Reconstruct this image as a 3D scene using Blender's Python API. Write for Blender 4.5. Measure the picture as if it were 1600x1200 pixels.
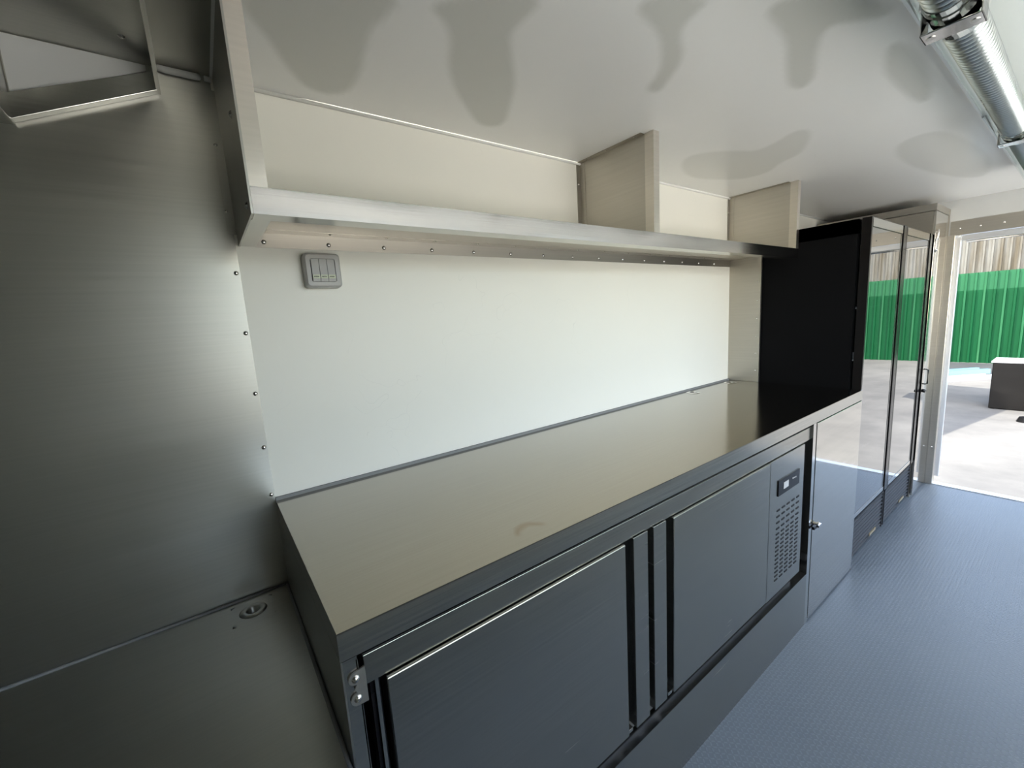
import bpy, bmesh, math, random
import numpy as np
from mathutils import Vector, Matrix
random.seed(4)
for o in list(bpy.data.objects): bpy.data.objects.remove(o)
S = bpy.context.scene
COL = S.collection
PI = math.pi

# ------------------------------------------------------------------ camera
cam = bpy.data.objects.new('camera', bpy.data.cameras.new('camera'))
COL.objects.link(cam); S.camera = cam
cam.data.sensor_fit = 'HORIZONTAL'; cam.data.sensor_width = 36
cam.data.lens = 36*653.93/1600
cam.data.clip_start = 0.02; cam.data.clip_end = 300
rt = Vector((0.803933, -0.591476, -0.062037)); up = Vector((0.140297, 0.087248, 0.986258)); fw = rt.cross(up)*-1
cam.matrix_world = Matrix(((rt.x, up.x, -fw.x, -0.105), (rt.y, up.y, -fw.y, -1.3696), (rt.z, up.z, -fw.z, 1.5093), (0, 0, 0, 1)))

# ------------------------------------------------------------------ sky, sun, exposure
W = bpy.data.worlds.new('world'); S.world = W; W.use_nodes = True
nt = W.node_tree; nt.nodes.clear()
sky = nt.nodes.new('ShaderNodeTexSky'); sky.sky_type = 'NISHITA'; sky.sun_disc = False
sky.sun_elevation = math.radians(48); sky.sun_rotation = math.radians(250); sky.air_density = 1.0; sky.dust_density = 1.5
bg = nt.nodes.new('ShaderNodeBackground'); bg.inputs['Strength'].default_value = 0.15
wo = nt.nodes.new('ShaderNodeOutputWorld')
hs = nt.nodes.new('ShaderNodeHueSaturation'); hs.inputs['Saturation'].default_value = .72
nt.links.new(sky.outputs[0], hs.inputs['Color']); nt.links.new(hs.outputs[0], bg.inputs[0]); nt.links.new(bg.outputs[0], wo.inputs[0])
sun = bpy.data.objects.new('sun', bpy.data.lights.new('sun', 'SUN')); COL.objects.link(sun)
sun.data.energy = 1.7; sun.data.angle = math.radians(0.6); sun.data.color = (1.0, .95, .86)
sun.rotation_euler = Vector((0.38, -0.48, -0.79)).to_track_quat('-Z', 'Y').to_euler()
S.view_settings.view_transform = 'Standard'; S.view_settings.look = 'None'
S.view_settings.exposure = 2.98; S.view_settings.gamma = 1.0
S.view_settings.use_curve_mapping = False

# ------------------------------------------------------------------ materials
def mat(name):
    m = bpy.data.materials.new(name); m.use_nodes = True
    n = m.node_tree.nodes; b = n['Principled BSDF']
    return m, m.node_tree, b
def N(t, kind, **kw):
    n = t.nodes.new(kind)
    for k, v in kw.items():
        if k.startswith('i_'): n.inputs[int(k[2:])].default_value = v
        else: setattr(n, k, v)
    return n
def L(t, a, b): t.links.new(a, b)
def math_n(t, op, a, b=None, c=None, clamp=False):
    n = t.nodes.new('ShaderNodeMath'); n.operation = op; n.use_clamp = clamp
    for i, v in enumerate((a, b, c)):
        if v is None: continue
        if isinstance(v, (int, float)): n.inputs[i].default_value = v
        else: t.links.new(v, n.inputs[i])
    return n.outputs[0]
def mixc(t, f, a, b):
    n = t.nodes.new('ShaderNodeMix'); n.data_type = 'RGBA'
    for i, v in ((0, f), (6, a), (7, b)):
        if isinstance(v, (int, float)): n.inputs[i].default_value = v
        elif isinstance(v, tuple): n.inputs[i].default_value = (*v[:3], 1)
        else: t.links.new(v, n.inputs[i])
    return n.outputs[2]
def steel(name, col=(.56, .55, .52), rough=.22, brush=(2, 2, 220), bump=.02, spots=.06, smear=.0):
    """stainless sheet: brushed grain stretched along one direction, faint cloudy smears"""
    m, t, b = mat(name)
    b.inputs['Metallic'].default_value = 1
    tc = N(t, 'ShaderNodeTexCoord'); mp = N(t, 'ShaderNodeMapping'); mp.inputs['Scale'].default_value = brush
    L(t, tc.outputs['Object'], mp.inputs[0])
    n1 = N(t, 'ShaderNodeTexNoise'); n1.inputs['Scale'].default_value = 1; n1.inputs['Detail'].default_value = 3
    L(t, mp.outputs[0], n1.inputs[0])
    n2 = N(t, 'ShaderNodeTexNoise'); n2.inputs['Scale'].default_value = 2.3; n2.inputs['Detail'].default_value = 5
    L(t, tc.outputs['Object'], n2.inputs[0])
    r = math_n(t, 'MULTIPLY_ADD', n1.outputs[0], .12, rough-.06)
    r = math_n(t, 'ADD', r, math_n(t, 'MULTIPLY', math_n(t, 'SUBTRACT', n2.outputs[0], .5), spots*2))
    L(t, math_n(t, 'MAXIMUM', r, .03), b.inputs['Roughness'])
    c = mixc(t, n1.outputs[0], tuple(x*.9 for x in col), tuple(min(1, x*1.08) for x in col))
    L(t, c, b.inputs['Base Color'])
    bp = N(t, 'ShaderNodeBump'); bp.inputs['Strength'].default_value = bump; bp.inputs['Distance'].default_value = .002
    L(t, n1.outputs[0], bp.inputs['Height'])
    if smear:
        n3 = N(t, 'ShaderNodeTexNoise'); n3.inputs['Scale'].default_value = 1.6; n3.inputs['Detail'].default_value = 2
        L(t, tc.outputs['Object'], n3.inputs[0])
        b2 = N(t, 'ShaderNodeBump'); b2.inputs['Strength'].default_value = smear; b2.inputs['Distance'].default_value = .02
        L(t, n3.outputs[0], b2.inputs['Height']); L(t, b2.outputs[0], bp.inputs['Normal'])
    L(t, bp.outputs[0], b.inputs['Normal'])
    return m
def plain(name, col, rough=.5, metal=0, var=.05, scale=6, bump=0, spec=.5, coat=0):
    m, t, b = mat(name)
    tc = N(t, 'ShaderNodeTexCoord'); n = N(t, 'ShaderNodeTexNoise'); n.inputs['Scale'].default_value = scale; n.inputs['Detail'].default_value = 4
    L(t, tc.outputs['Object'], n.inputs[0])
    L(t, mixc(t, n.outputs[0], tuple(x*(1-var) for x in col), tuple(min(1, x*(1+var)) for x in col)), b.inputs['Base Color'])
    b.inputs['Roughness'].default_value = rough; b.inputs['Metallic'].default_value = metal
    b.inputs['Specular IOR Level'].default_value = spec
    b.inputs['Coat Weight'].default_value = coat
    if bump:
        bp = N(t, 'ShaderNodeBump'); bp.inputs['Strength'].default_value = bump; bp.inputs['Distance'].default_value = .003
        L(t, n.outputs[0], bp.inputs['Height']); L(t, bp.outputs[0], b.inputs['Normal'])
    return m

M = {}
M['steel'] = steel('brushed_steel', col=(.52, .515, .48), rough=.2)
M['steel_post'] = steel('post_steel', col=(.70, .655, .58), rough=.32, brush=(3, 3, 120), bump=.01, spots=.03)
M['steel_lip'] = steel('lip_steel', col=(.50, .49, .465), rough=.16, brush=(2, 2, 220), smear=.5)
M['steel_rib'] = steel('ribbed_tube_steel', col=(.66, .655, .64), rough=.30, bump=0)
M['steel_yard'] = steel('dark_outdoor_steel', col=(.045, .043, .042), rough=.22, smear=.6)
M['steel_wall'] = steel('brushed_steel_lining', col=(.46, .455, .41), rough=.36, brush=(2, 2, 160), bump=.006, spots=.05, smear=.12)
M['steel_top'] = steel('worktop_steel', col=(.40, .37, .315), rough=.14, brush=(3, 200, 3), bump=.01, spots=.03)
M['steel_low'] = steel('low_table_steel', col=(.45, .45, .41), rough=.33, brush=(3, 160, 3), bump=.02)
M['steel_door'] = steel('door_steel', col=(.43, .42, .38), rough=.24, brush=(3, 3, 200), bump=.006, spots=.04)
M['steel_bright'] = steel('bright_steel', col=(.62, .61, .58), rough=.13, brush=(3, 3, 120), bump=.01, spots=.03)
M['steel_beige'] = steel('divider_steel', col=(.52, .49, .43), rough=.38, brush=(3, 3, 120), bump=.02, spots=.03)
M['steel_polished'] = steel('polished_door_steel', col=(.62, .60, .555), rough=.07, brush=(2, 2, 60), bump=.004, spots=.02)
M['steel_dark'] = steel('shaded_recess_metal', col=(.16, .16, .16), rough=.45)
M['chrome'] = steel('rivet_chrome', col=(.78, .76, .72), rough=.12, bump=0)
M['black'] = plain('black_enamel', (.004, .004, .0045), rough=.5, var=.1, spec=.08)
M['black_gloss'] = plain('black_gloss_trim', (.008, .007, .007), rough=.2, spec=.2)
M['grille'] = plain('dark_grey_plastic_grille', (.035, .038, .042), rough=.55, spec=.25)
M['void'] = plain('dark_cavity', (.010, .010, .010), rough=.8)
M['caulk'] = plain('white_sealant', (.85, .84, .78), rough=.6)
M['grey_seal'] = plain('grey_sealant', (.22, .22, .21), rough=.5)
M['switch'] = plain('grey_switch_plastic', (.47, .46, .43), rough=.35, var=.02)
M['switch_label'] = plain('pale_switch_strip', (.62, .66, .48), rough=.4, var=.1, scale=60)
M['ink'] = plain('ink', (.03, .03, .03), rough=.5)
M['white_paint'] = plain('white_paint', (.75, .75, .72), rough=.4)
M['gold'] = plain('gold_badge', (.65, .53, .32), rough=.3, metal=.6)
M['alu'] = plain('aluminium_frame', (.74, .75, .76), rough=.35, metal=.55)
M['blue_film'] = plain('pale_blue_film', (.25, .48, .62), rough=.3)
M['tan'] = plain('tan_building', (.13, .10, .066), rough=.8, var=.2, scale=.6)
M['board'] = plain('white_shelf_wire', (.6, .6, .6), rough=.4)

def wall_white(name, col):
    m, t, b = mat(name)
    tc = N(t, 'ShaderNodeTexCoord')
    n = N(t, 'ShaderNodeTexNoise'); n.inputs['Scale'].default_value = 1.7; n.inputs['Detail'].default_value = 6; L(t, tc.outputs['Object'], n.inputs[0])
    c = mixc(t, n.outputs[0], tuple(x*.97 for x in col), tuple(x*1.03 for x in col))
    # fine hair scratches
    w = N(t, 'ShaderNodeTexVoronoi'); w.feature = 'DISTANCE_TO_EDGE'; w.inputs['Scale'].default_value = 1.1
    n5 = N(t, 'ShaderNodeTexNoise'); n5.inputs['Scale'].default_value = 5; L(t, tc.outputs['Object'], n5.inputs[0])
    av = N(t, 'ShaderNodeVectorMath', operation='ADD'); L(t, tc.outputs['Object'], av.inputs[0]); L(t, n5.outputs['Color'], av.inputs[1])
    L(t, av.outputs[0], w.inputs['Vector'])
    sc = math_n(t, 'LESS_THAN', w.outputs['Distance'], .0012)
    gate = math_n(t, 'GREATER_THAN', n.outputs[0], .56)
    f = math_n(t, 'MULTIPLY', math_n(t, 'MULTIPLY', sc, gate), .10)
    c = mixc(t, f, c, (.3, .3, .28))
    L(t, c, b.inputs['Base Color'])
    b.inputs['Roughness'].default_value = .32; b.inputs['Specular IOR Level'].default_value = .4
    return m, t, b, c
M['wall'], _, _, _ = wall_white('white_wall_panel', (.88, .855, .755))
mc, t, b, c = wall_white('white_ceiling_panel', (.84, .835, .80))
at = N(t, 'ShaderNodeAttribute', attribute_name='blotch')
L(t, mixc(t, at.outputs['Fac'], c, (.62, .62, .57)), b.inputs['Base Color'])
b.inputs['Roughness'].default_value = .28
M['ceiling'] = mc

def floor_mat():
    m, t, b = mat('grey_tread_vinyl')
    tc = N(t, 'ShaderNodeTexCoord')
    sx = N(t, 'ShaderNodeSeparateXYZ'); L(t, tc.outputs['Object'], sx.inputs[0])
    cell = .0145
    u = math_n(t, 'DIVIDE', sx.outputs[0], cell); v = math_n(t, 'DIVIDE', sx.outputs[1], cell)
    fu = math_n(t, 'SUBTRACT', math_n(t, 'FRACT', u), .5); fv = math_n(t, 'SUBTRACT', math_n(t, 'FRACT', v), .5)
    par = math_n(t, 'MODULO', math_n(t, 'ADD', math_n(t, 'FLOOR', u), math_n(t, 'ADD', math_n(t, 'FLOOR', v), 2000)), 2)
    sg = math_n(t, 'MULTIPLY_ADD', par, 2, -1)
    along = math_n(t, 'ABSOLUTE', math_n(t, 'ADD', fu, math_n(t, 'MULTIPLY', sg, fv)))
    perp = math_n(t, 'ABSOLUTE', math_n(t, 'SUBTRACT', fu, math_n(t, 'MULTIPLY', sg, fv)))
    a = math_n(t, 'MULTIPLY', math_n(t, 'SUBTRACT', .62, along), 5, clamp=True)
    p = math_n(t, 'MULTIPLY', math_n(t, 'SUBTRACT', .26, perp), 8, clamp=True)
    h = math_n(t, 'MULTIPLY', a, p)
    bp = N(t, 'ShaderNodeBump'); bp.inputs['Strength'].default_value = .75; bp.inputs['Distance'].default_value = .0012
    L(t, h, bp.inputs['Height']); L(t, bp.outputs[0], b.inputs['Normal'])
    n = N(t, 'ShaderNodeTexNoise'); n.inputs['Scale'].default_value = 2.2; n.inputs['Detail'].default_value = 5; L(t, tc.outputs['Object'], n.inputs[0])
    c = mixc(t, n.outputs[0], (.118, .146, .168), (.152, .180, .203))
    c = mixc(t, math_n(t, 'MULTIPLY', h, .22), c, (.27, .31, .35))
    L(t, c, b.inputs['Base Color'])
    L(t, math_n(t, 'MULTIPLY_ADD', n.outputs[0], .15, .30), b.inputs['Roughness'])
    return m
M['floor'] = floor_mat()

def ground_mat():
    m, t, b = mat('pale_concrete_yard')
    tc = N(t, 'ShaderNodeTexCoord')
    n = N(t, 'ShaderNodeTexNoise'); n.inputs['Scale'].default_value = .7; n.inputs['Detail'].default_value = 8; n.inputs['Roughness'].default_value = .65
    L(t, tc.outputs['Object'], n.inputs[0])
    n2 = N(t, 'ShaderNodeTexNoise'); n2.inputs['Scale'].default_value = 7; n2.inputs['Detail'].default_value = 6; L(t, tc.outputs['Object'], n2.inputs[0])
    r = N(t, 'ShaderNodeValToRGB'); r.color_ramp.elements[0].position = .35; r.color_ramp.elements[1].position = .65
    r.color_ramp.elements[0].color = (.085, .081, .074, 1); r.color_ramp.elements[1].color = (.148, .141, .126, 1)
    L(t, n.outputs[0], r.inputs[0])
    c = mixc(t, math_n(t, 'MULTIPLY', n2.outputs[0], .3), r.outputs[0], (.075, .073, .068))
    L(t, c, b.inputs['Base Color']); b.inputs['Roughness'].default_value = .85
    return m
M['ground'] = ground_mat()

def sheet_mat(name, c1, c2, rough, streak):
    m, t, b = mat(name)
    tc = N(t, 'ShaderNodeTexCoord'); mp = N(t, 'ShaderNodeMapping'); mp.inputs['Scale'].default_value = (1, 3.2, .25); L(t, tc.outputs['Object'], mp.inputs[0])
    n = N(t, 'ShaderNodeTexNoise'); n.inputs['Scale'].default_value = 1; n.inputs['Detail'].default_value = 5; n.inputs['Roughness'].default_value = .7
    L(t, mp.outputs[0], n.inputs[0])
    r = N(t, 'ShaderNodeValToRGB'); r.color_ramp.elements[0].position = .35; r.color_ramp.elements[1].position = .68
    r.color_ramp.elements[0].color = (*c1, 1); r.color_ramp.elements[1].color = (*c2, 1); L(t, n.outputs[0], r.inputs[0])
    L(t, r.outputs[0], b.inputs['Base Color']); b.inputs['Roughness'].default_value = rough; b.inputs['Specular IOR Level'].default_value = .15
    return m
M['green'] = sheet_mat('green_corrugated_sheet', (.0012, .046, .013), (.002, .062, .019), .6, 0)
M['green_pale'] = sheet_mat('pale_green_sheet', (.016, .088, .036), (.022, .11, .046), .6, 0)
M['green_rib'] = sheet_mat('worn_green_rib', (.006, .07, .026), (.03, .12, .05), .6, 0)
M['clear_sheet'] = sheet_mat('weathered_translucent_sheet', (.085, .070, .045), (.19, .188, .165), .5, 0)

def glass(name, tint=(.93, .95, .95), gain=2.0, rough=.0, power=2.6, base=.03):
    m, t, b = mat(name); t.nodes.remove(b)
    out = [n for n in t.nodes if n.type == 'OUTPUT_MATERIAL'][0]
    fr = N(t, 'ShaderNodeLayerWeight'); fr.inputs['Blend'].default_value = .5
    f = math_n(t, 'MULTIPLY_ADD', math_n(t, 'POWER', fr.outputs['Facing'], power), gain, base, clamp=True)
    tr = N(t, 'ShaderNodeBsdfTransparent'); tr.inputs[0].default_value = (*tint, 1)
    gl = N(t, 'ShaderNodeBsdfGlossy'); gl.inputs['Roughness'].default_value = rough
    mx = N(t, 'ShaderNodeMixShader'); L(t, f, mx.inputs[0]); L(t, tr.outputs[0], mx.inputs[1]); L(t, gl.outputs[0], mx.inputs[2])
    L(t, mx.outputs[0], out.inputs[0])
    return m
M['door_glass'] = glass('double_glazed_door_glass', (.35, .36, .36), 1.3, .01)
M['clear'] = glass('clear_lamp_cover', (.96, .98, .98), .18, .08, 8, .004)

# ------------------------------------------------------------------ geometry helpers
def box(bm, x0, x1, y0, y1, z0, z1, bev=0.0):
    r = bmesh.ops.create_cube(bm, size=1)
    vs = r['verts']
    for v in vs:
        v.co = Vector(((x0+x1)/2+v.co.x*(x1-x0), (y0+y1)/2+v.co.y*(y1-y0), (z0+z1)/2+v.co.z*(z1-z0)))
    if bev:
        es = list({e for v in vs for e in v.link_edges})
        bmesh.ops.bevel(bm, geom=es, offset=bev, segments=2, affect='EDGES', profile=.6)
    return vs
def cyl(bm, c, axis, r, h, seg=20, r2=None):
    """cylinder/cone from point c along axis"""
    ax = Vector(axis).normalized()
    q = Vector((0, 0, 1)).rotation_difference(ax).to_matrix().to_4x4()
    mt = Matrix.Translation(Vector(c)+ax*h/2) @ q
    bmesh.ops.create_cone(bm, cap_ends=True, segments=seg, radius1=r, radius2=r if r2 is None else r2, depth=h, matrix=mt)
def tube(bm, pts, r, seg=8):
    pts = [Vector(p) for p in pts]; rings = []
    for i, p in enumerate(pts):
        a = pts[max(i-1, 0)]; c = pts[min(i+1, len(pts)-1)]; d = (c-a).normalized()
        s = d.cross(Vector((0, 0, 1)));  s = s.normalized() if s.length > 1e-4 else Vector((1, 0, 0))
        k = s.cross(d)
        rings.append([bm.verts.new(p+(s*math.cos(2*PI*j/seg)+k*math.sin(2*PI*j/seg))*r) for j in range(seg)])
    for A, B in zip(rings, rings[1:]):
        for j in range(seg): bm.faces.new((A[j], A[(j+1) % seg], B[(j+1) % seg], B[j]))
    bm.faces.new(rings[0][::-1]); bm.faces.new(rings[-1])
def prism(bm, poly, axis, a0, a1):
    """extrude 2D polygon; axis 'x': poly=(y,z); 'y': poly=(x,z); 'z': poly=(x,y)"""
    def P(p, a): return {'x': (a, p[0], p[1]), 'y': (p[0], a, p[1]), 'z': (p[0], p[1], a)}[axis]
    A = [bm.verts.new(P(p, a0)) for p in poly]; B = [bm.verts.new(P(p, a1)) for p in poly]
    n = len(poly)
    bm.faces.new(A); bm.faces.new(B[::-1])
    for i in range(n): bm.faces.new((A[i], B[i], B[(i+1) % n], A[(i+1) % n]))
def dome(bm, c, nrm, r, h=None):
    """rivet head: flattened half ball on a thin washer"""
    n = Vector(nrm).normalized(); h = h or r*.7
    q = Vector((0, 0, 1)).rotation_difference(n).to_matrix()
    prof = [(r*1.15, 0), (r*1.15, h*.15), (r, h*.25), (r*.85, h*.6), (r*.5, h*.9)]
    rings = []
    for (rr, hh) in prof:
        rings.append([bm.verts.new(Vector(c)+q @ Vector((rr*math.cos(2*PI*j/10), rr*math.sin(2*PI*j/10), hh))) for j in range(10)])
    top = bm.verts.new(Vector(c)+q @ Vector((0, 0, h)))
    for A, B in zip(rings, rings[1:]):
        for j in range(10): bm.faces.new((A[j], A[(j+1) % 10], B[(j+1) % 10], B[j]))
    for j in range(10): bm.faces.new((rings[-1][j], rings[-1][(j+1) % 10], top))
    bm.faces.new(rings[0][::-1])
def obj(name, bm, m, parent=None, smooth=False, bevel=0):
    bmesh.ops.recalc_face_normals(bm, faces=bm.faces)
    me = bpy.data.meshes.new(name); bm.to_mesh(me); bm.free()
    for mm in (m if isinstance(m, list) else [m]): me.materials.append(M[mm])
    o = bpy.data.objects.new(name, me); COL.objects.link(o)
    if smooth:
        me.polygons.foreach_set('use_smooth', [True]*len(me.polygons))
    if bevel:
        md = o.modifiers.new('bevel', 'BEVEL'); md.width = bevel; md.segments = 2; md.limit_method = 'ANGLE'
    if parent:
        o.parent = parent; o.matrix_parent_inverse = Matrix.Translation(parent.location).inverted()
    return o
def bx(name, m, parent, *a, bevel=0.0):
    bm = bmesh.new(); box(bm, *a); return obj(name, bm, m, parent, bevel=bevel)
def many(name, m, parent, boxes, bevel=0.0):
    bm = bmesh.new()
    for a in boxes: box(bm, *a)
    return obj(name, bm, m, parent, bevel=bevel)
def tag(o, label, cat, group=None, kind=None):
    o['label'] = label; o['category'] = cat
    if group: o['group'] = group
    if kind: o['kind'] = kind
    return o
def thing(name, label, cat, loc, group=None):
    o = bpy.data.objects.new(name, None); o.empty_display_size = .05; COL.objects.link(o); o.location = loc
    return tag(o, label, cat, group)
def struct(o, label=None):
    o['kind'] = 'structure'
    if label: o['label'] = label
    return o
RIV = {}
def rivet(c, nrm, parent, r=.0052):
    key = tuple(round(x, 2) for x in nrm)+(r,)
    if key not in RIV:
        bm = bmesh.new(); dome(bm, (0, 0, 0), nrm, r)
        o = obj('rivet', bm, 'chrome', None, smooth=True); RIV[key] = o.data
    else:
        o = bpy.data.objects.new('rivet', RIV[key]); COL.objects.link(o)
    o.parent = parent; o.location = Vector(c)-parent.location
    return o

# ------------------------------------------------------------------ dimensions
ZC = 1.0273; LIP = .052; XR = 2.645; YF = -.70; ZT = 2.158
XL, XE = -1.9, 4.42; YW = -2.2
# ------------------------------------------------------------------ setting
def grid_ceiling():
    x0, x1, y0, y1, st = 0.0, XE, YW, 0.0, .0125
    nx = int((x1-x0)/st)+1; ny = int((y1-y0)/st)+1
    xs = np.linspace(x0, x1, nx); ys = np.linspace(y0, y1, ny)
    X, Y = np.meshgrid(xs, ys, indexing='ij')
    co = np.stack([X.ravel(), Y.ravel(), np.full(X.size, ZT)], 1)
    me = bpy.data.meshes.new('ceiling')
    i = np.arange(nx*ny).reshape(nx, ny)
    F = np.stack([i[:-1, :-1].ravel(), i[:-1, 1:].ravel(), i[1:, 1:].ravel(), i[1:, :-1].ravel()], 1)
    me.from_pydata(co.tolist(), [], F.tolist())
    # outlines of the darker blotches on the panel, in metres on the ceiling
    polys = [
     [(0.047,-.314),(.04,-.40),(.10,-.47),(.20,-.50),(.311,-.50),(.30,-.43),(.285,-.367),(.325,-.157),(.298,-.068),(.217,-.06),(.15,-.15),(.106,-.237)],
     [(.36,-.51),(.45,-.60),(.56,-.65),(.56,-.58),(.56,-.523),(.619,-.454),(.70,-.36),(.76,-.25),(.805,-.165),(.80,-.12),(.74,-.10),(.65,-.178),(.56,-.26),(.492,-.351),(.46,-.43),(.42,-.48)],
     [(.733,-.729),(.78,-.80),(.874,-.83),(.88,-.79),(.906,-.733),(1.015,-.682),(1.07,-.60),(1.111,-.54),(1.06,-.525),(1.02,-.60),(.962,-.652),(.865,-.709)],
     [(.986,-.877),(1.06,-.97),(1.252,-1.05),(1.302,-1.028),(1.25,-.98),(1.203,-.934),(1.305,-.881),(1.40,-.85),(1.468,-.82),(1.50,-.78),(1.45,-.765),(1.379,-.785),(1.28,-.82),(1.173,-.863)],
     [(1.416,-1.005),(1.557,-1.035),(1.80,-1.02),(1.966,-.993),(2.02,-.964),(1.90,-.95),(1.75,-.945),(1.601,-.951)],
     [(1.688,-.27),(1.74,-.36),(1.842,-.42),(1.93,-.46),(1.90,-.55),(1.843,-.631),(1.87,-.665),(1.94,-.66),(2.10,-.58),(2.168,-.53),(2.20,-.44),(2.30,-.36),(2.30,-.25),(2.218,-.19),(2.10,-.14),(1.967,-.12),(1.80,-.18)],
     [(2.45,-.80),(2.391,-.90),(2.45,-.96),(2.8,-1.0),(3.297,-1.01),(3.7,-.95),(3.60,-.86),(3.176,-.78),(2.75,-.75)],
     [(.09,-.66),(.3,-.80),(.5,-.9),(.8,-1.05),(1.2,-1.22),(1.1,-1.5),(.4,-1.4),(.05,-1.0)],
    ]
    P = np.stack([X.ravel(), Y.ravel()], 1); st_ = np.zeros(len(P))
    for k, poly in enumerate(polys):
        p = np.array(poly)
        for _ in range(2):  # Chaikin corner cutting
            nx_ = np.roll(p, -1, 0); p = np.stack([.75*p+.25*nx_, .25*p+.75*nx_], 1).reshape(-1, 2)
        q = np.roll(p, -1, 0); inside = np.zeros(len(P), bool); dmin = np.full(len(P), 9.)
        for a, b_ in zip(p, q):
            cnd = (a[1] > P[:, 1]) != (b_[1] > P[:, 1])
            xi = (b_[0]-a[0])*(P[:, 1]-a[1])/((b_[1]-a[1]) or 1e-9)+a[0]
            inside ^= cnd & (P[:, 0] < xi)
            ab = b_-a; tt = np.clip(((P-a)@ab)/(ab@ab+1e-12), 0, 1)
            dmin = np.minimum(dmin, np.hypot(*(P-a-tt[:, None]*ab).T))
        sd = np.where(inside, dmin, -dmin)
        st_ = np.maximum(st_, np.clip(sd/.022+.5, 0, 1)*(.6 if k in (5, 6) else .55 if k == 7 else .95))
    at_ = me.attributes.new('blotch', 'FLOAT', 'POINT'); at_.data.foreach_set('value', st_)
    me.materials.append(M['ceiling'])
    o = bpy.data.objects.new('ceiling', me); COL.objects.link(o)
    md = o.modifiers.new('solid', 'SOLIDIFY'); md.thickness = .03; md.offset = -1
    return o
ce = grid_ceiling(); struct(ce, 'white glossy ceiling panel with dull darker blotches')
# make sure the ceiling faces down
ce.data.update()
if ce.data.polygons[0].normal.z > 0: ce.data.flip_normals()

struct(bx('floor', 'floor', None, XL, XE+.03, YW, 0, -.05, 0), 'blue grey vinyl floor with small raised tread bars')
struct(bx('wall_back', 'wall', None, 0, XE, 0, .04, -.05, ZT+.03), 'white wall panel behind the worktop')
ws = struct(bx('wall_back_lining', 'steel_wall', None, XL, 0.0, -.0015, .04, -.05, ZT+.03), 'brushed steel wall lining left of the white panel')
ws.name = 'wall_left'
for z in (1.998, 1.835, 1.677, 1.516, 1.347, 1.19, 1.047): rivet((-.009, -.0015, z), (0, -1, 0), ws)
struct(bx('trim_1', 'steel_wall', None, XL, .0, YW, 0, ZT, ZT+.03), 'dark steel ceiling lining left of the shelf')
bm = bmesh.new(); tube(bm, [(-.103, -.006, ZT-.006), (-.09, -.008, ZT-.008), (-.03, -.0085, ZT-.008), (-.022, -.006, ZT-.006)], .008)
tube(bm, [(-.012, -.006, ZT-.006), (.002, -.006, ZT-.007)], .007)
tube(bm, [(-1.9, -.006, ZT-.006), (-.6, -.006, ZT-.006), (-.36, -.006, ZT-.006)], .006)
struct(obj('trim_2', bm, 'caulk', None, smooth=True), 'white sealant bead along the steel ceiling corner')
bm = bmesh.new(); tube(bm, [(.01, -.004, ZT-.004), (2, -.004, ZT-.004), (XE, -.004, ZT-.004)], .006, 6)
struct(obj('trim_3', bm, 'caulk', None, smooth=True), 'white sealant bead along the white ceiling corner')
# front end (behind the camera, left) and the serving side with its open hatch
struct(bx('wall_front', 'steel_wall', None, XL-.04, XL, YW, 0, -.05, ZT), 'steel partition at the cab end')
HX0, HX1, HZ0, HZ1 = .10, 4.1, .92, 2.06
struct(many('wall_serving', 'wall', None, [(XL, HX0, YW-.04, YW, -.05, ZT+.03), (HX1, XE, YW-.04, YW, -.05, ZT+.03), (HX0, HX1, YW-.04, YW, -.05, HZ0), (HX0, HX1, YW-.04, YW, HZ1, ZT+.03)]), 'serving side wall with open hatch').name = 'wall_side'
# end wall with the door opening
OY0, OY1, OZ = -.735, -1.98, 1.912
M['end_wall'] = plain('pale_grey_end_wall', (.60, .605, .58), rough=.4)
we = struct(many('wall_right', 'end_wall', None, [(XE, XE+.05, OY0, .04, -.05, ZT+.03), (XE, XE+.05, YW-.04, OY1, -.05, ZT+.03), (XE, XE+.05, OY1, OY0, OZ, ZT+.03)]), 'white end wall above the open doorway')
tr = struct(many('trim_4', 'steel_beige', None, [(XE-.004, XE, YW, -.712, OZ-.004, 2.01)]), 'riveted steel band over the doorway')
for y in (-.76, -.86, -.97, -1.09, -1.21, -1.33, -1.45, -1.57): rivet((XE-.004, y, 1.955), (-1, 0, 0), tr)
struct(many('trim_5', 'steel_post', None, [(XE-.012, XE+.055, -.742, -.702, 0, OZ)], bevel=.003), 'steel jamb post beside the doorway')
dt = struct(many('door_1', 'alu', None, [(XE+.052, XE+.085, -.765, -.725, .055, 1.90), (XE+.052, XE+.085, OY1, -.765, 1.872, 1.912), (XE+.052, XE+.085, OY1-.02, OY1+.02, .055, 1.90)], bevel=.003), 'aluminium outer frame of the end doorway')
bm = bmesh.new(); tube(bm, [(XE+.075, OY1, 1.862), (XE+.075, -1.2, 1.862), (XE+.075, -.79, 1.862)], .008)
obj('hinge_rod', bm, 'chrome', dt, smooth=True)
rivet((XE-.012, -.722, .305), (-1, 0, 0), bpy.data.objects['trim_5'])
struct(many('trim_6', 'alu', None, [(XE-.005, XE+.06, OY1, -.742, .0, .006)]), 'aluminium threshold strip under the doorway')
# steel corner strip right of the white panel (stands out from the wall)
cs = struct(bx('trim_7', 'steel_beige', None, XR-.015, XR, -.188, 0, ZC+.001, ZT-.001), 'steel corner strip between wall panel and black fridge')
for z in (1.64, 1.527, 1.419, 1.31, 1.206, 1.10): rivet((XR-.015, -.168, z), (-1, 0, 0), cs, .004)

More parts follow.
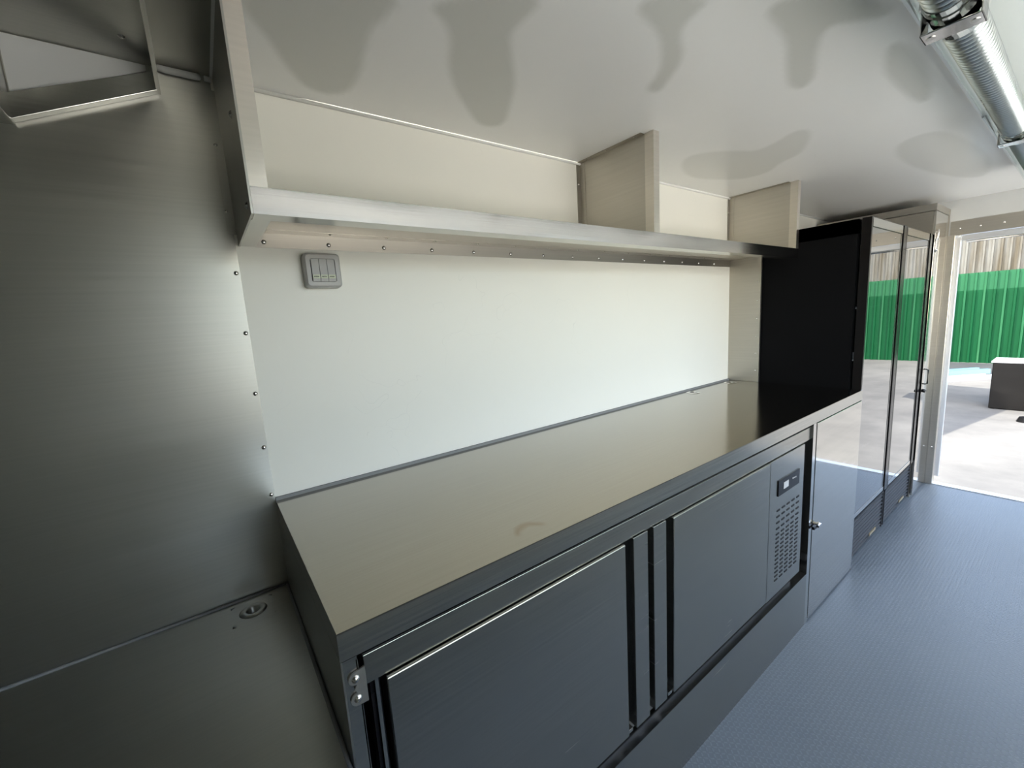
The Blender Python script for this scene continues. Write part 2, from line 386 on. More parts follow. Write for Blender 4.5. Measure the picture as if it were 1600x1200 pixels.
# ------------------------------------------------------------------ worktop
wt = thing('worktop', 'long stainless steel worktop along the white wall', 'worktop', (1.32, -.35, .975))
def worktop_mat():
    m = M['steel_top']; t = m.node_tree; b = t.nodes['Principled BSDF']
    tc = N(t, 'ShaderNodeTexCoord'); n = N(t, 'ShaderNodeTexNoise'); n.inputs['Scale'].default_value = 14; L(t, tc.outputs['Object'], n.inputs[0])
    dv = N(t, 'ShaderNodeVectorMath', operation='DISTANCE'); L(t, tc.outputs['Object'], dv.inputs[0]); dv.inputs[1].default_value = (.440, -.668, ZC)
    d = math_n(t, 'ADD', dv.outputs['Value'], math_n(t, 'MULTIPLY', math_n(t, 'SUBTRACT', n.outputs[0], .5), .035))
    ring = math_n(t, 'SUBTRACT', 1, math_n(t, 'MULTIPLY', math_n(t, 'ABSOLUTE', math_n(t, 'SUBTRACT', d, .040)), 70), clamp=True)
    old = b.inputs['Base Color'].links[0].from_socket
    sx = N(t, 'ShaderNodeSeparateXYZ'); L(t, tc.outputs['Object'], sx.inputs[0])
    gate = math_n(t, 'MULTIPLY_ADD', math_n(t, 'ADD', sx.outputs[1], .655), 60, .3, clamp=True)
    L(t, mixc(t, math_n(t, 'MULTIPLY', math_n(t, 'MULTIPLY', ring, gate), .5), old, (.25, .17, .10)), b.inputs['Base Color'])
worktop_mat()
# top sheet with two round cable holes
def plate_with_holes(x0, x1, y0, y1, z0, z1, holes):
    """flat plate built as a grid strip around each square cell that holds a round hole"""
    bm = bmesh.new(); seg = 24
    xs = sorted({x0, x1, *[h[0]-.05 for h in holes], *[h[0]+.05 for h in holes]})
    for a, b_ in zip(xs, xs[1:]):
        hh = [h for h in holes if abs((a+b_)/2-h[0]) < .02]
        if not hh: box(bm, a, b_, y0, y1, z0, z1); continue
        hx, hy, r = hh[0]
        box(bm, a, b_, y0, hy-.03, z0, z1)
        if hy+.03 < y1: box(bm, a, b_, hy+.03, y1, z0, z1)
        hx0, hx1, hy0, hy1 = a, b_, hy-.03, min(hy+.03, y1)
        def rim(k):
            an = 2*PI*k/seg; c, s = math.cos(an), math.sin(an)
            tx = ((hx1-hx) if c > 0 else (hx-hx0))/max(abs(c), 1e-9); ty = ((hy1-hy) if s > 0 else (hy-hy0))/max(abs(s), 1e-9)
            q = min(tx, ty); return (hx+c*q, hy+s*q), (hx+c*r, hy+s*r)
        for k in range(seg):
            (o1, i1), (o2, i2) = rim(k), rim(k+1)
            for z in (z0, z1): bm.faces.new([bm.verts.new((p[0], p[1], z)) for p in (o1, o2, i2, i1)])
            bm.faces.new([bm.verts.new(p) for p in ((*i1, z0), (*i2, z0), (*i2, z1), (*i1, z1))])
    bmesh.ops.remove_doubles(bm, verts=bm.verts, dist=1e-5)
    return bm
HOLES = [(2.118, -.060, .018), (2.53, -.066, .018)]
obj('top_sheet', plate_with_holes(.0, XR, YF, -.001, ZC-.003, ZC, HOLES), 'steel_top', wt)
many('front_lip', 'steel', wt, [(.0, XR, YF, YF+.003, ZC-LIP, ZC-.003), (.0, XR, YF+.003, YF+.02, ZC-LIP, ZC-LIP+.002)])
bx('side_lip', 'steel_low', wt, .0, .003, YF+.003, -.001, ZC-LIP, ZC-.003)
bx('gap_shade_fill', 'void', wt, .02, XR-.01, YF+.025, -.02, ZC-LIP+.002, ZC-.004)  # black block stands in for the shade in the gap under the top
bx('back_seal', 'grey_seal', wt, .0, XR-.016, -.009, -.001, ZC, ZC+.009)
for hx, hy, r in HOLES:
    bm = bmesh.new()
    for k in range(24):
        a0, a1 = 2*PI*k/24, 2*PI*(k+1)/24
        ring = [(r-.004, ZC-.02), (r-.004, ZC+.003), (r+.016, ZC+.003), (r+.020, ZC+.0002)]
        for (ra, za), (rb, zb) in zip(ring, ring[1:]):
            bm.faces.new([bm.verts.new((hx+rr*math.cos(a), hy+rr*math.sin(a), zz)) for rr, zz, a in ((ra, za, a0), (rb, zb, a0), (rb, zb, a1), (ra, za, a1))])
    bmesh.ops.remove_doubles(bm, verts=bm.verts, dist=1e-5)
    g = obj('cable_grommet', bm, 'chrome', wt, smooth=True)

# ------------------------------------------------------------------ counter frame (left side sheet, left post, plinth, right post)
cf = thing('counter_frame', 'stainless counter frame with side sheet, corner post and tall plinth', 'counter base', (1.0, -.35, 0))
bx('side_sheet', 'steel_low', cf, .0, .003, YF+.002, -.002, .0, ZC-LIP-.001)
many('corner_post', 'steel', cf, [(.003, .026, YF+.004, YF+.03, 0, ZC-LIP-.004), (.024, .027, YF+.004, YF+.06, 0, ZC-LIP-.01)])
many('plinth', 'steel_door', cf, [(.027, 1.986, YF, YF+.003, .0, .262), (.027, 1.986, YF+.003, -.03, .259, .262)])
many('middle_post', 'steel_bright', cf, [(1.986, 2.018, YF, YF+.03, 0, ZC-LIP-.001), (1.986, 1.989, YF+.03, -.03, .0, ZC-LIP-.001)])

# ------------------------------------------------------------------ undercounter fridge
uf = thing('undercounter_fridge', 'built-in stainless undercounter fridge with two doors and vented control panel', 'fridge', (1.0, -.35, .265))
bx('carcass', 'steel_dark', uf, .075, 1.90, YF+.055, -.05, .275, .950)
many('top_rail', 'steel_door', uf, [(.037, 1.985, YF+.008, YF+.012, .907, .962), (.037, 1.985, YF+.012, YF+.055, .959, .962)], bevel=.0008)
bx('bottom_rail', 'steel_dark', uf, .075, 1.90, YF+.035, YF+.055, .275, .318)
def door(x0, x1, nm):
    bm = bmesh.new(); box(bm, x0, x1, YF, YF+.045, .316, .904)
    d = obj(nm, bm, 'steel_door', uf, bevel=.0025)
    return d
d1 = door(.069, .713, 'door'); d2 = door(.932, 1.570, 'door')
bx('door_gasket', 'black_gloss', d1, .045, .062, YF+.02, YF+.05, .316, .904)
bx('hinge_rod', 'steel', uf, .052, .058, YF+.012, YF+.018, .29, .905)
for x0, x1 in ((.749, .810), (.837, .897)):
    many('door_stile', 'steel_door', uf, [(x0, x1, YF+.002, YF+.005, .316, .907), (x1-.003, x1, YF+.005, YF+.055, .316, .907), (x0, x0+.003, YF+.005, YF+.055, .316, .907)], bevel=.0006)
for x in (.72, .915): bx('hinge_stop', 'steel', uf, x, x+.022, YF+.010, YF+.04, .306, .318, bevel=.002)
cp = bx('control_panel', 'steel_door', uf, 1.576, 1.903, YF+.002, YF+.055, .311, .904, bevel=.001)
bm = bmesh.new()
for c in range(5):
    x = 1.645+c*.0475
    for r_ in range(4): box(bm, x, x+.027, YF+.0008, YF+.006, .684-r_*.026-.0035, .684-r_*.026+.0035)
    for r_ in range(12): box(bm, x, x+.027, YF+.0008, YF+.006, .582-r_*.0185-.0032, .582-r_*.0185+.0032)
obj('vent_slots', bm, 'void', cp)
dp = bx('display', 'black_gloss', cp, 1.644, 1.848, YF-.002, YF+.004, .746, .812, bevel=.001)
bx('display_window', 'switch', dp, 1.69, 1.735, YF-.0032, YF-.001, .766, .793)
bm = bmesh.new()
for k in range(3): box(bm, 1.775+k*.014, 1.783+k*.014, YF-.0030, YF-.001, .785-k*.001, .790-k*.001)
obj('display_keys', bm, 'switch', dp)
# lobed hinge bracket at the left end of the top rail
bm = bmesh.new()
pl = []
for k in range(9): a = PI/2+PI*k/8; pl.append((.020+.012*math.cos(a), .935+.0115*math.sin(a)))
pl.append((.016, .9155))
for k in range(9): a = PI/2+PI*k/8; pl.append((.020+.012*math.cos(a), .896+.0115*math.sin(a)))
pl += [(.036, .884), (.036, .950)]
prism(bm, pl, 'y', YF-.0005, YF+.0030)
br = obj('hinge_bracket', bm, 'steel_post', uf)
for z in (.934, .897): rivet((.0195, YF-.0005, z), (0, -1, 0), br, .006)

# ------------------------------------------------------------------ right base cabinet
bc = thing('base_cabinet', 'narrow stainless base cabinet with one plain door next to the black fridge', 'cabinet', (2.33, -.35, 0))
bx('body', 'steel', bc, 2.022, XR-.002, YF+.03, -.03, .0, ZC-LIP-.002)
dd = bx('door', 'steel_polished', bc, 2.026, XR-.012, YF-.001, YF+.02, .012, ZC-LIP-.004, bevel=.0015)
bx('edge_strip', 'steel_bright', bc, XR-.010, XR-.002, YF, YF+.028, .0, ZC-LIP-.002)
bm = bmesh.new(); cyl(bm, (2.060, YF-.001, .483), (0, -1, 0), .010, .010); cyl(bm, (2.060, YF-.011, .483), (0, -1, 0), .014, .006)
box(bm, 2.040, 2.074, YF-.022, YF-.016, .478, .489)
obj('latch', bm, 'chrome', dd)
bx('latch_tongue', 'black_gloss', dd, 2.012, 2.042, YF-.014, YF-.004, .474, .488)

# ------------------------------------------------------------------ display fridges
def fridge(x0, label, beads):
    x1 = x0+.655
    f = thing('display_fridge', label, 'fridge', (x0+.33, -.35, 0), 'black upright display fridges')
    many('body', 'black', f, [(x0, x0+.03, -.637, -.03, .02, 1.902), (x1-.03, x1, -.637, -.03, .02, 1.902), (x0, x1, -.637, -.03, 1.83, 1.902), (x0, x1, -.637, -.03, .02, .29), (x0, x1, -.06, -.03, .02, 1.902)])
    for a_ in (x0+.03, x1-.09): bx('foot', 'black', f, a_, a_+.06, -.60, -.54, 0, .02)
    for z in (.58, .87, 1.16, 1.45):
        bm = bmesh.new()
        tube(bm, [(x0+.04, -.60, z), (x1-.04, -.60, z)], .004, 6)
        for k in range(16): tube(bm, [(x0+.05+k*.037, -.60, z), (x0+.05+k*.037, -.08, z)], .002, 5)
        obj('shelf', bm, 'board', f)
    # door: frame, glass, left grip edge
    dz0, dz1 = .285, 1.903; yb, yf = -.650, -.690
    d = many('door_frame', 'black_gloss', f, [(x0, x0+.018, yf, yb, dz0, dz1), (x1-.062, x1-.006, yf-.004, yb, dz0, dz1), (x0+.018, x1-.062, yf+.001, yb, dz0, dz0+.034), (x0+.018, x1-.062, yf+.001, yb, dz1-.05, dz1)], bevel=.001)
    bx('door_glass', 'door_glass', d, x0+.0185, x1-.0625, yf+.0005, yf+.004, dz0+.035, dz1-.051)
    many('door_trim', 'steel_bright', d, [(x0+.02, x1-.063, yf-.0008, yf+.0005, dz1-.046, dz1-.004), (x1-.098, x1-.094, yf-.0012, yf+.001, dz0+.04, dz1-.05), (x0+.02, x1-.063, yf-.0008, yf+.0005, dz0+.006, dz0+.03)])
    bx('light_strip', 'white_paint', d, x1-.085, x1-.066, yf+.006, yf+.016, 1.62, 1.83)
    # lower grille of slanted slats
    bm = bmesh.new(); box(bm, x0, x1-.012, -.655, -.64, .02, .268)
    for k in range(9):
        z = .036+k*.025
        prism(bm, [(-.655, z+.020), (-.682, z+.004), (-.682, z), (-.655, z+.006)], 'x', x0+.004, x1-.016)
    box(bm, x0, x0+.006, -.684, -.655, .02, .268); box(bm, x1-.020, x1-.012, -.684, -.655, .02, .268); box(bm, x0, x1-.012, -.684, -.655, .256, .268)
    g = obj('grille', bm, 'grille', f)
    bx('badge', 'gold', g, x0+.38, x0+.50, -.6865, -.682, .052, .068)
    return f
fridge(2.652, 'black upright glass-door display fridge touching the end of the steel worktop', 0)
fridge(3.325, 'black upright glass-door display fridge between its twin and the tall steel cabinet', 1)

# ------------------------------------------------------------------ tall cabinet at the doorway
tc_ = thing('tall_cabinet', 'tall narrow polished steel cabinet at the end doorway', 'cabinet', (4.2, -.35, 0))
many('body', 'steel_beige', tc_, [(4.0, 4.41, -.685, -.01, 0, 2.055)])
many('top_box', 'steel_beige', tc_, [(3.998, 4.412, -.700, -.01, 2.058, 2.104)], bevel=.002)
td = bx('door', 'steel_polished', tc_, 4.002, 4.405, -.700, -.686, .02, 2.054, bevel=.001)
bm = bmesh.new(); tube(bm, [(4.075, -.701, .965), (4.075, -.716, .96), (4.075, -.716, .86), (4.075, -.701, .855)], .005)
obj('handle', bm, 'black_gloss', td, smooth=True)
bm = bmesh.new(); cyl(bm, (4.05, -.700, .81), (0, -1, 0), .012, .012); box(bm, 4.01, 4.065, -.718, -.710, .803, .817)
obj('latch', bm, 'black_gloss', td)
bm = bmesh.new()
tube(bm, [(4.05+.018*math.cos(a), -.706-.004*math.sin(a), 1.86+.075*math.sin(a)) for a in [2*PI*k/16 for k in range(15)]], .003, 6)
cyl(bm, (4.05, -.701, 1.80), (0, -1, 0), .009, .010)
obj('wire_loop', bm, 'chrome', td, smooth=True)
many('top_wedge', 'steel_beige', tc_, [(4.408, 4.418, -.704, -.69, .0, 2.10)])

# ------------------------------------------------------------------ overhead shelf
ZS1, ZS0, YS = 1.799, 1.747, -.3734
sh = thing('overhead_shelf', 'long stainless overhead shelf hung between ceiling and white wall', 'shelf', (1.32, -.19, ZS0))
bx('shelf_board', 'steel_beige', sh, .012, XR-.002, YS+.002, -.0015, ZS1-.012, ZS1-.009)
many('front_lip', 'steel_lip', sh, [(.010, XR, YS, YS+.002, ZS0, ZS1), (.010, XR, YS+.002, YS+.03, ZS1-.002, ZS1)], bevel=.0004)
bx('lip_return', 'steel', sh, .012, XR, YS+.002, YS+.055, ZS0+.0005, ZS0+.0025)
wf = bx('wall_flange', 'steel_beige', sh, .045, XR-.016, -.0035, -.0015, ZS0, ZS1-.012)
uf2 = bx('underside_flange', 'steel_beige', sh, .045, XR-.016, -.05, -.0035, ZS1-.0135, ZS1-.012)
for k in range(15): rivet((.067+k*.1692, -.0035, 1.7615), (0, -1, 0), wf, .0058)
for k in range(15): rivet((.067+k*.1692, -.036, ZS1-.0135), (0, 0, -1), uf2, .0045)
ep = bx('end_panel', 'steel_wall', sh, .006, .010, YS, -.0015, ZS0, ZT-.001)
for y, z in ((-.29, 1.96), (-.33, 1.772)): rivet((.006, y, z), (-1, 0, 0), ep, .007)
bx('end_wall_flange', 'steel_wall', sh, -.0135, .006, -.004, -.0018, ZS0+.03, ZT-.03)
bx('end_post', 'steel_post', sh, .010, .042, YS, YS+.002, ZS1, ZT-.001)
bx('left_end_flange', 'steel', sh, .010, .046, YS+.055, -.0035, ZS0+.0005, ZS0+.0025)
def divider(x, nm):
    d = bx(nm, 'steel_beige', sh, x, x+.0025, YS+.002, -.0025, ZS1-.009, ZT-.001)
    many('front_post', 'steel_post', d, [(x-.001, x+.033, YS, YS+.002, ZS1, ZT-.001), (x-.001, x+.0005, YS+.002, YS+.038, ZS1, ZT-.001)])
    w = bx('wall_angle', 'steel_beige', d, x-.022, x, -.0035, -.0015, ZS1, ZT-.002)
    many('side_angle', 'steel_beige', d, [(x-.002, x, -.03, -.0035, ZS1, ZT-.002)])
    a = bx('ceiling_angle', 'steel_beige', d, x-.022, x, YS+.04, -.004, ZT-.003, ZT-.001)
    for y in (-.05, -.16, -.30): rivet((x-.012, y, ZT-.003), (0, 0, -1), a, .0045)
    for z in (2.07, 1.86): rivet((x-.012, -.0035, z), (0, -1, 0), w, .0045)
    return d
divider(1.318, 'divider'); divider(2.612, 'divider')

# ------------------------------------------------------------------ light switch
sw = thing('light_switch', 'grey three-gang rocker light switch on the white wall under the shelf', 'light switch', (.206, 0, 1.684))
bm = bmesh.new()
def rrect(x0, x1, z0, z1, r, n=5):
    out = []
    for cx, cz, a0 in ((x1-r, z1-r, 0), (x0+r, z1-r, PI/2), (x0+r, z0+r, PI), (x1-r, z0+r, 1.5*PI)):
        out += [(cx+r*math.cos(a0+PI/2*k/n), cz+r*math.sin(a0+PI/2*k/n)) for k in range(n+1)]
    return out
X0, X1, Z0, Z1 = .1545, .2560, 1.634, 1.7335
rings = []
for (ins, y) in ((0.002, -.0005), (0, -.006), (0.001, -.030), (.006, -.036), (.0165, -.037), (.0175, -.033)):
    rings.append([bm.verts.new((p[0], y, p[1])) for p in rrect(X0+ins, X1-ins, Z0+ins, Z1-ins, max(.012-ins*.4, .003))])
for A, B in zip(rings, rings[1:]):
    n = len(A)
    for j in range(n): bm.faces.new((A[j], A[(j+1) % n], B[(j+1) % n], B[j]))
bm.faces.new(rings[0]); bm.faces.new(rings[-1][::-1])
obj('switch_box', bm, 'switch', sw, smooth=False)
bx('recess', 'ink', sw, X0+.0165, X1-.0165, -.0345, -.0335, Z0+.0165, Z1-.0165)
wd = (X1-X0-.037)/3
for k in range(3):
    a = X0+.0185+k*wd; bm = bmesh.new()
    prism(bm, [(-.033, Z0+.018), (-.0385, Z0+.018), (-.0405, Z0+.026), (-.037, Z1-.018), (-.033, Z1-.018)], 'x', a+.0006, a+wd-.0006)
    rk = obj('rocker', bm, 'switch', sw)
    bm = bmesh.new(); prism(bm, [(-.0404, Z0+.0262), (-.0409, Z0+.0262), (-.0403, Z0+.037), (-.0397, Z0+.037)], 'x', a+.0012, a+wd-.0012)
    lb = obj('label_strip', bm, 'switch_label', rk)
    bm = bmesh.new(); rr = random.Random(k)
    xx = a+.004
    while xx < a+wd-.005:
        w_ = rr.uniform(.0006, .0016); box(bm, xx, xx+w_, -.0412, -.0404, Z0+.0308-rr.uniform(0, .0006), Z0+.0325+rr.uniform(0, .0006)); xx += w_+.0005
    obj('label_text', bm, 'ink', rk)

# ------------------------------------------------------------------ low steel table, bottom left
lt = thing('low_steel_table', 'low dark stainless table with a round drain hole left of the counter', 'table', (-.9, -.5, 0))
ZB = .7625
def low_top():
    bm = plate_with_holes(XL+.01, -.002, -1.15, -.002, ZB-.004, ZB, [])
    bm.free()
    bm = bmesh.new(); hx, hy, r = -.099, -.080, .0165; seg = 28
    a, b_, y0, y1 = hx-.05, hx+.05, hy-.05, hy+.05
    box(bm, XL+.01, a, -1.15, -.007, ZB-.004, ZB); box(bm, b_, -.002, -1.15, -.007, ZB-.004, ZB)
    box(bm, a, b_, -1.15, y0, ZB-.004, ZB); box(bm, a, b_, y1, -.007, ZB-.004, ZB)
    for k in range(seg):
        def rim(k):
            an = 2*PI*k/seg; c, s = math.cos(an), math.sin(an); q = .05/max(abs(c), abs(s))
            return (hx+c*q, hy+s*q), (hx+c*r, hy+s*r)
        (o1, i1), (o2, i2) = rim(k), rim(k+1)
        for z in (ZB-.004, ZB): bm.faces.new([bm.verts.new((p[0], p[1], z)) for p in (o1, o2, i2, i1)])
        bm.faces.new([bm.verts.new(p) for p in ((*i1, ZB-.004), (*i2, ZB-.004), (*i2, ZB), (*i1, ZB))])
    bmesh.ops.remove_doubles(bm, verts=bm.verts, dist=1e-5)
    return bm, hx, hy, r
bm, hx, hy, r = low_top()
tp = obj('table_top', bm, 'steel_low', lt)
bm = bmesh.new()
for k in range(28):
    a0, a1 = 2*PI*k/28, 2*PI*(k+1)/28
    prof = [(r-.001, ZB-.06), (r-.001, ZB+.0015), (r+.002, ZB+.003), (r+.013, ZB+.0028), (r+.017, ZB+.0002)]
    for (ra, za), (rb, zb) in zip(prof, prof[1:]):
        bm.faces.new([bm.verts.new((hx+rr*math.cos(a), hy+rr*math.sin(a), zz)) for rr, zz, a in ((ra, za, a0), (rb, zb, a0), (rb, zb, a1), (ra, za, a1))])
bmesh.ops.remove_doubles(bm, verts=bm.verts, dist=1e-5)
obj('drain_ring', bm, 'steel_low', tp, smooth=True)
bm = bmesh.new(); cyl(bm, (hx, hy, ZB-.06), (0, 0, -1), r, .004); obj('drain_bottom', bm, 'void', tp)
many('front_apron', 'steel_low', lt, [(XL+.01, -.002, -1.15, -1.147, .10, ZB-.004)])
for x in (XL+.04, -.04):
    for y in (-1.12, -.05):
        bm = bmesh.new(); cyl(bm, (x, y, 0), (0, 0, 1), .018, ZB-.004, 14); obj('leg', bm, 'steel_low', lt)
bm = bmesh.new(); tube(bm, [(XL+.01, -.0065, ZB+.001), (-1, -.0065, ZB+.001), (-.002, -.0065, ZB+.001)], .0048, 6)
tube(bm, [(-.0045, -.004, ZB+.001), (-.0045, -.7, ZB+.001)], .0040, 6)
obj('back_seal', bm, 'caulk' if False else 'grey_seal', lt, smooth=True)

# ------------------------------------------------------------------ extractor hood, top left
hd = thing('extractor_hood', 'steel hood frame under the ceiling in the upper left corner', 'extractor hood', (-.25, -.3, 2.1))
bm = bmesh.new()
a, b_ = (-.362, 1.978), (-.109, 2.094)   # foot of the sloping bar on the wall
c_, d_ = (-.109, 2.135), (-.362, 2.028)
prism(bm, [a, b_, c_, d_], 'y', -.024, -.0016)
obj('sloping_bar', bm, 'steel', hd, bevel=.001)
bx('right_edge_strip', 'steel', hd, -.112, -.104, -.62, -.0016, 2.094, ZT-.0005)
many('left_box', 'steel', hd, [(-.62, -.358, -.62, -.0016, 1.975, ZT-.0005)], bevel=.001)
bx('front_strip', 'steel', hd, -.358, -.112, -.62, -.612, 2.02, ZT-.0005)
bx('inner_lid', 'steel_low', hd, -.358, -.112, -.612, -.0016, ZT-.004, ZT-.0005)
bm = bmesh.new(); prism(bm, [(-.356, 2.03), (-.125, 2.14), (-.125, ZT-.006), (-.356, ZT-.006)], 'y', -.004, -.0018)
obj('back_insert', bm, 'white_paint', hd)
rivet((-.155, -.10, ZT-.004), (0, 0, -1), hd, .006)

# ------------------------------------------------------------------ ceiling lamps
YLm, ZLm, RL = -1.158, 2.070, .036
def lamp_parts(x0, x1, label):
    g = thing('ceiling_lamp', label, 'ceiling lamp', ((x0+x1)/2, YLm, ZLm), 'ribbed tube lamps in a row on the ceiling')
    bm = bmesh.new(); n = 32; pitch = .021; x = x0+.06; rings = []
    while x < x1-.06:
        for f, dr in ((0, 0), (.12, .55), (.3, .92), (.5, 1), (.7, .92), (.88, .55)):
            rr = RL-.010+.010*dr
            rings.append([bm.verts.new((x+f*pitch, YLm+rr*math.cos(2*PI*j/n), ZLm+rr*math.sin(2*PI*j/n))) for j in range(n)])
        x += pitch
    for q, (A, B) in enumerate(zip(rings, rings[1:])):
        for j in range(n):
            fc = bm.faces.new((A[j], A[(j+1) % n], B[(j+1) % n], B[j]))
            fc.material_index = 1 if q % 6 in (0, 4, 5) else 0  # grooves between ribs coloured dark to stand in for their shade
    bm.faces.new(rings[0][::-1]); bm.faces.new(rings[-1])
    obj('ribbed_tube', bm, ['steel_rib', 'grille'], g, smooth=True)
    # clear cover: open trough profile, wider at the ceiling
    prof = [(-.088, .086), (-.062, .02), (-.046, -.022), (-.028, -.038), (0, -.042), (.028, -.038), (.046, -.022), (.062, .02), (.088, .086)]
    bm = bmesh.new(); inner = [(y*.94, z+.003) for y, z in prof]
    loop = prof+inner[::-1]
    prism(bm, [(YLm+y, ZLm+z) for y, z in loop], 'x', x0+.03, x1-.03)
    obj('clear_cover', bm, 'clear', g)
    many('rail', 'alu', g, [(x0+.03, x1-.03, YLm-.095, YLm-.089, ZT-.008, ZT-.0005), (x0+.03, x1-.03, YLm+.089, YLm+.095, ZT-.008, ZT-.0005)])
    for xa, s in ((x0+.03, 1), (x1-.03, -1)):
        bm = bmesh.new(); cyl(bm, (xa-.012 if s > 0 else xa-.020, YLm, ZLm), (1, 0, 0), .0395, .032, 32)
        cyl(bm, (xa+.02 if s > 0 else xa-.045, YLm, ZLm), (1, 0, 0), .0375, .025, 32)
        box(bm, xa-.01, xa+.01, YLm-.045, YLm+.045, ZLm, ZT-.0005)
        obj('end_collar', bm, 'steel_bright', g)
    return g
def clamp_plate(x, g):
    p = many('bracket', 'steel_bright', g, [(x-.026, x+.026, YLm-.044, YLm+.044, ZLm-.045, ZLm-.042), (x-.026, x+.026, YLm-.044, YLm-.041, ZLm-.045, ZT-.0005), (x-.026, x+.026, YLm+.041, YLm+.044, ZLm-.045, ZT-.0005)], bevel=.001)
    for s in (-1, 1):
        bm = bmesh.new(); cyl(bm, (x, YLm+s*.031, ZLm-.045), (0, 0, -1), .0075, .0012, 20); obj('screw_cap', bm, 'steel', p)
la = lamp_parts(.01, 1.185, 'ribbed tube lamp at the top edge, nearest of the ceiling row')
lb_ = lamp_parts(1.185, 2.36, 'ribbed metal tube ceiling lamp with clear cover, middle of the row')
lc = lamp_parts(2.36, 3.535, 'ribbed tube ceiling lamp farthest along the row towards the doorway')
clamp_plate(1.185, lb_); clamp_plate(2.36, lc)

# ------------------------------------------------------------------ outdoors
ZG = -.75
struct(bx('ground', 'ground', None, -30, 60, -45, 45, ZG-.3, ZG), 'pale sunlit concrete yard').name = 'floor_yard'
M['reflector'] = plain('pale_ground_reflector', (.80, .76, .67), rough=.85, var=.06, scale=2)  # pale slab added to bounce sunlight up into the interior
struct(bx('ground_reflector', 'reflector', None, -8, 5.2, -16, YW-.06, ZG, ZG+.012), 'added unseen pale apron along the serving side').name = 'floor_reflector'
fn = thing('boundary_fence', 'green corrugated metal fence with paler sheets along its top', 'fence', (19.3, 0, ZG))
def corr(x, y0, y1, z0, z1, amp, pitch, m, nm, rib=0):
    bm = bmesh.new(); ys = []; y = y0
    prof = [(0, 0), (.62, 0), (.68, 1), (.90, 1), (.96, 0)]
    while y < y1:
        for f, a_ in prof: ys.append((y+f*pitch, x-a_*amp))
        y += pitch
    A = [bm.verts.new((xx, yy, z0)) for yy, xx in ys]; B = [bm.verts.new((xx, yy, z1)) for yy, xx in ys]
    A2 = [bm.verts.new((xx+.01, yy, z0)) for yy, xx in ys]; B2 = [bm.verts.new((xx+.01, yy, z1)) for yy, xx in ys]
    for i in range(len(ys)-1):
        f = bm.faces.new((A[i], A[i+1], B[i+1], B[i])); bm.faces.new((A2[i], B2[i], B2[i+1], A2[i+1]))
        f.material_index = 1 if (rib and ((i//5) % rib == 0) and i % 5 == 2) else 0
    return obj(nm, bm, [m, 'green_rib'] if rib else m, fn)
corr(19.3, -25, 14, ZG, 1.50, .045, .205, 'green', 'lower_sheeting', 2)
corr(19.33, -25, 14, 1.50, 2.03, .045, .205, 'green_pale', 'upper_sheeting', 2)
corr(19.45, -25, 14, 2.0, 3.9, .05, .18, 'clear_sheet', 'translucent_sheeting')
many('fence_rail', 'green', fn, [(19.42, 19.50, -25, 14, 1.45, 1.52), (19.55, 19.62, -25, 14, 3.0, 3.07)])
for k in range(11): bx('fence_post', 'alu', fn, 19.50, 19.58, -24+k*3.7, -23.92+k*3.7, ZG, 3.9)
bl = thing('yard_building', 'tan building beyond the corrugated fence', 'building', (24, -2, ZG))
bx('wall', 'tan', bl, 23, 29, -14, 14, ZG, 3.6)
bx('roof', 'clear_sheet', bl, 22.7, 29.3, -14.4, 14.4, 3.6, 3.75)
for k in range(-3, 5): bx('window', 'void', bl, 22.98, 23.0, -3.0+k*2.6, -1.8+k*2.6, 2.35, 3.1)
sb = thing('steel_cabinet', 'dark stainless cabinet standing alone on the concrete yard', 'cabinet', (12.1, -1.0, ZG))
bx('body', 'steel_yard', sb, 11.82, 12.45, -1.75, -.372, ZG+.01, .135, bevel=.01)
bx('top', 'alu', sb, 11.80, 12.47, -1.77, -.352, .135, .165, bevel=.004)
for a_ in (11.85, 12.37):
    for c_ in (-1.7, -.45): bx('foot', 'black', sb, a_, a_+.05, c_, c_+.05, ZG, ZG+.01)
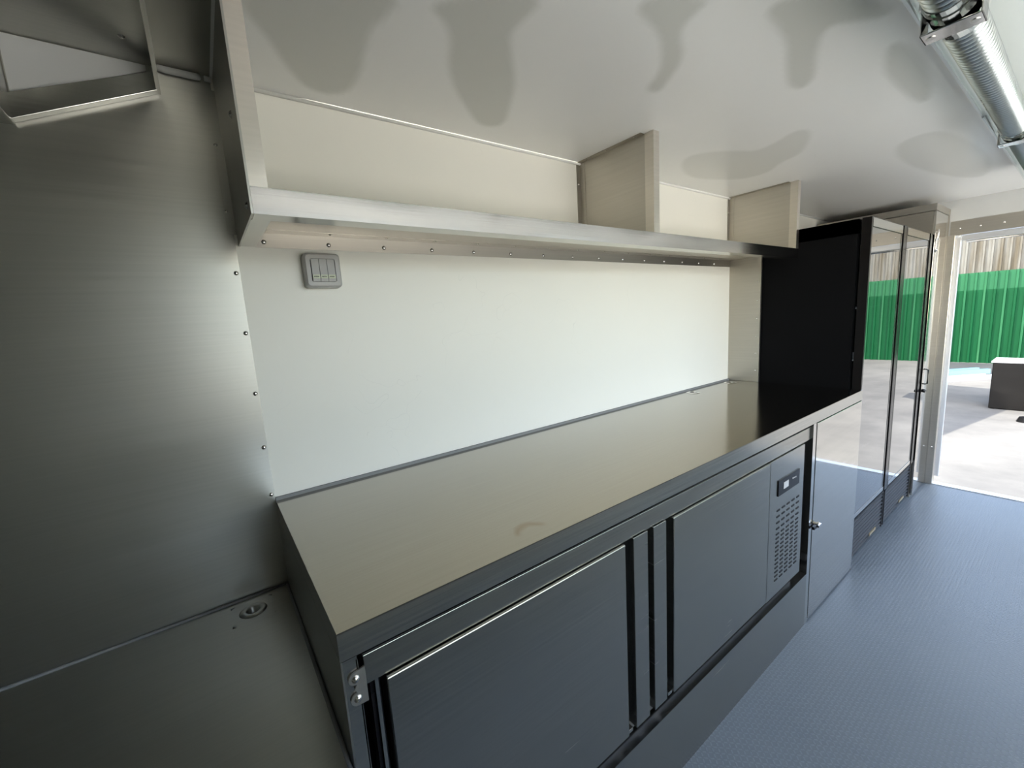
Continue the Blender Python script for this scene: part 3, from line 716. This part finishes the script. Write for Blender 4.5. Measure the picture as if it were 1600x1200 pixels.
def profile_bar(p0, p1, w, h, m, label, nm='metal_profile'):
    p0 = Vector(p0); p1 = Vector(p1); d = (p1-p0).normalized(); s = Vector((-d.y, d.x, 0))*w/2
    bm = bmesh.new()
    sec = [(-1, 0), (1, 0), (1, h), (.6, h), (.6, h*.4), (-.6, h*.4), (-.6, h), (-1, h)]
    A = [bm.verts.new(p0+s*a_+Vector((0, 0, z))) for a_, z in sec]; B = [bm.verts.new(p1+s*a_+Vector((0, 0, z))) for a_, z in sec]
    n = len(sec)
    for i in range(n): bm.faces.new((A[i], A[(i+1) % n], B[(i+1) % n], B[i]))
    bm.faces.new(A[::-1]); bm.faces.new(B)
    return tag(obj(nm, bm, m), label, 'metal profile', 'metal profiles lying on the yard')
profile_bar((13.6, 1.6, ZG), (15.9, .02, ZG), .20, .12, 'alu', 'white metal profile lying in front on the concrete yard')
profile_bar((14.6, 1.9, ZG), (17.0, .22, ZG), .34, .13, 'blue_film', 'pale blue wrapped profile lying behind the white one on the yard')
bm = bmesh.new(); cyl(bm, (10.9, -.90, ZG), (0, 0, 1), .12, .08, 16, .09)
tag(obj('rubber_block', bm, 'black'), 'small black block on the sunlit concrete at the right edge', 'block')
def shade_truck(x0, x1, y0, y1, top, ang, label):  # unseen truck bodies added to cast the yard shadows
    pk = thing('added_shade_truck', label, 'truck', ((x0+x1)/2, (y0+y1)/2, ZG), 'white box trucks added out of view to shade the yard')
    bx('cargo_box', 'white_paint', pk, x0, x1, y0, y1, ZG+.75, top)
    bx('chassis', 'black', pk, x0+.2, x1-.2, y0+.4, y1-.4, ZG+.45, ZG+.75)
    for x in (x0+1.0, x1-1.0):
        for y in (y0+.15, y1-.4):
            bm = bmesh.new(); cyl(bm, (x, y, ZG+.42), (0, 1, 0), .42, .25, 28); obj('wheel', bm, 'black', pk)
    pk.rotation_euler.z = math.radians(ang)
shade_truck(6.5, 12.9, 1.4, 3.9, 2.35, -9.8, 'plain white box truck added out of view to shade the yard near the doorway')
shade_truck(14.3, 17.3, 2.15, 4.4, 3.2, 0, 'taller white box truck added out of view to shade the yard by the green fence')
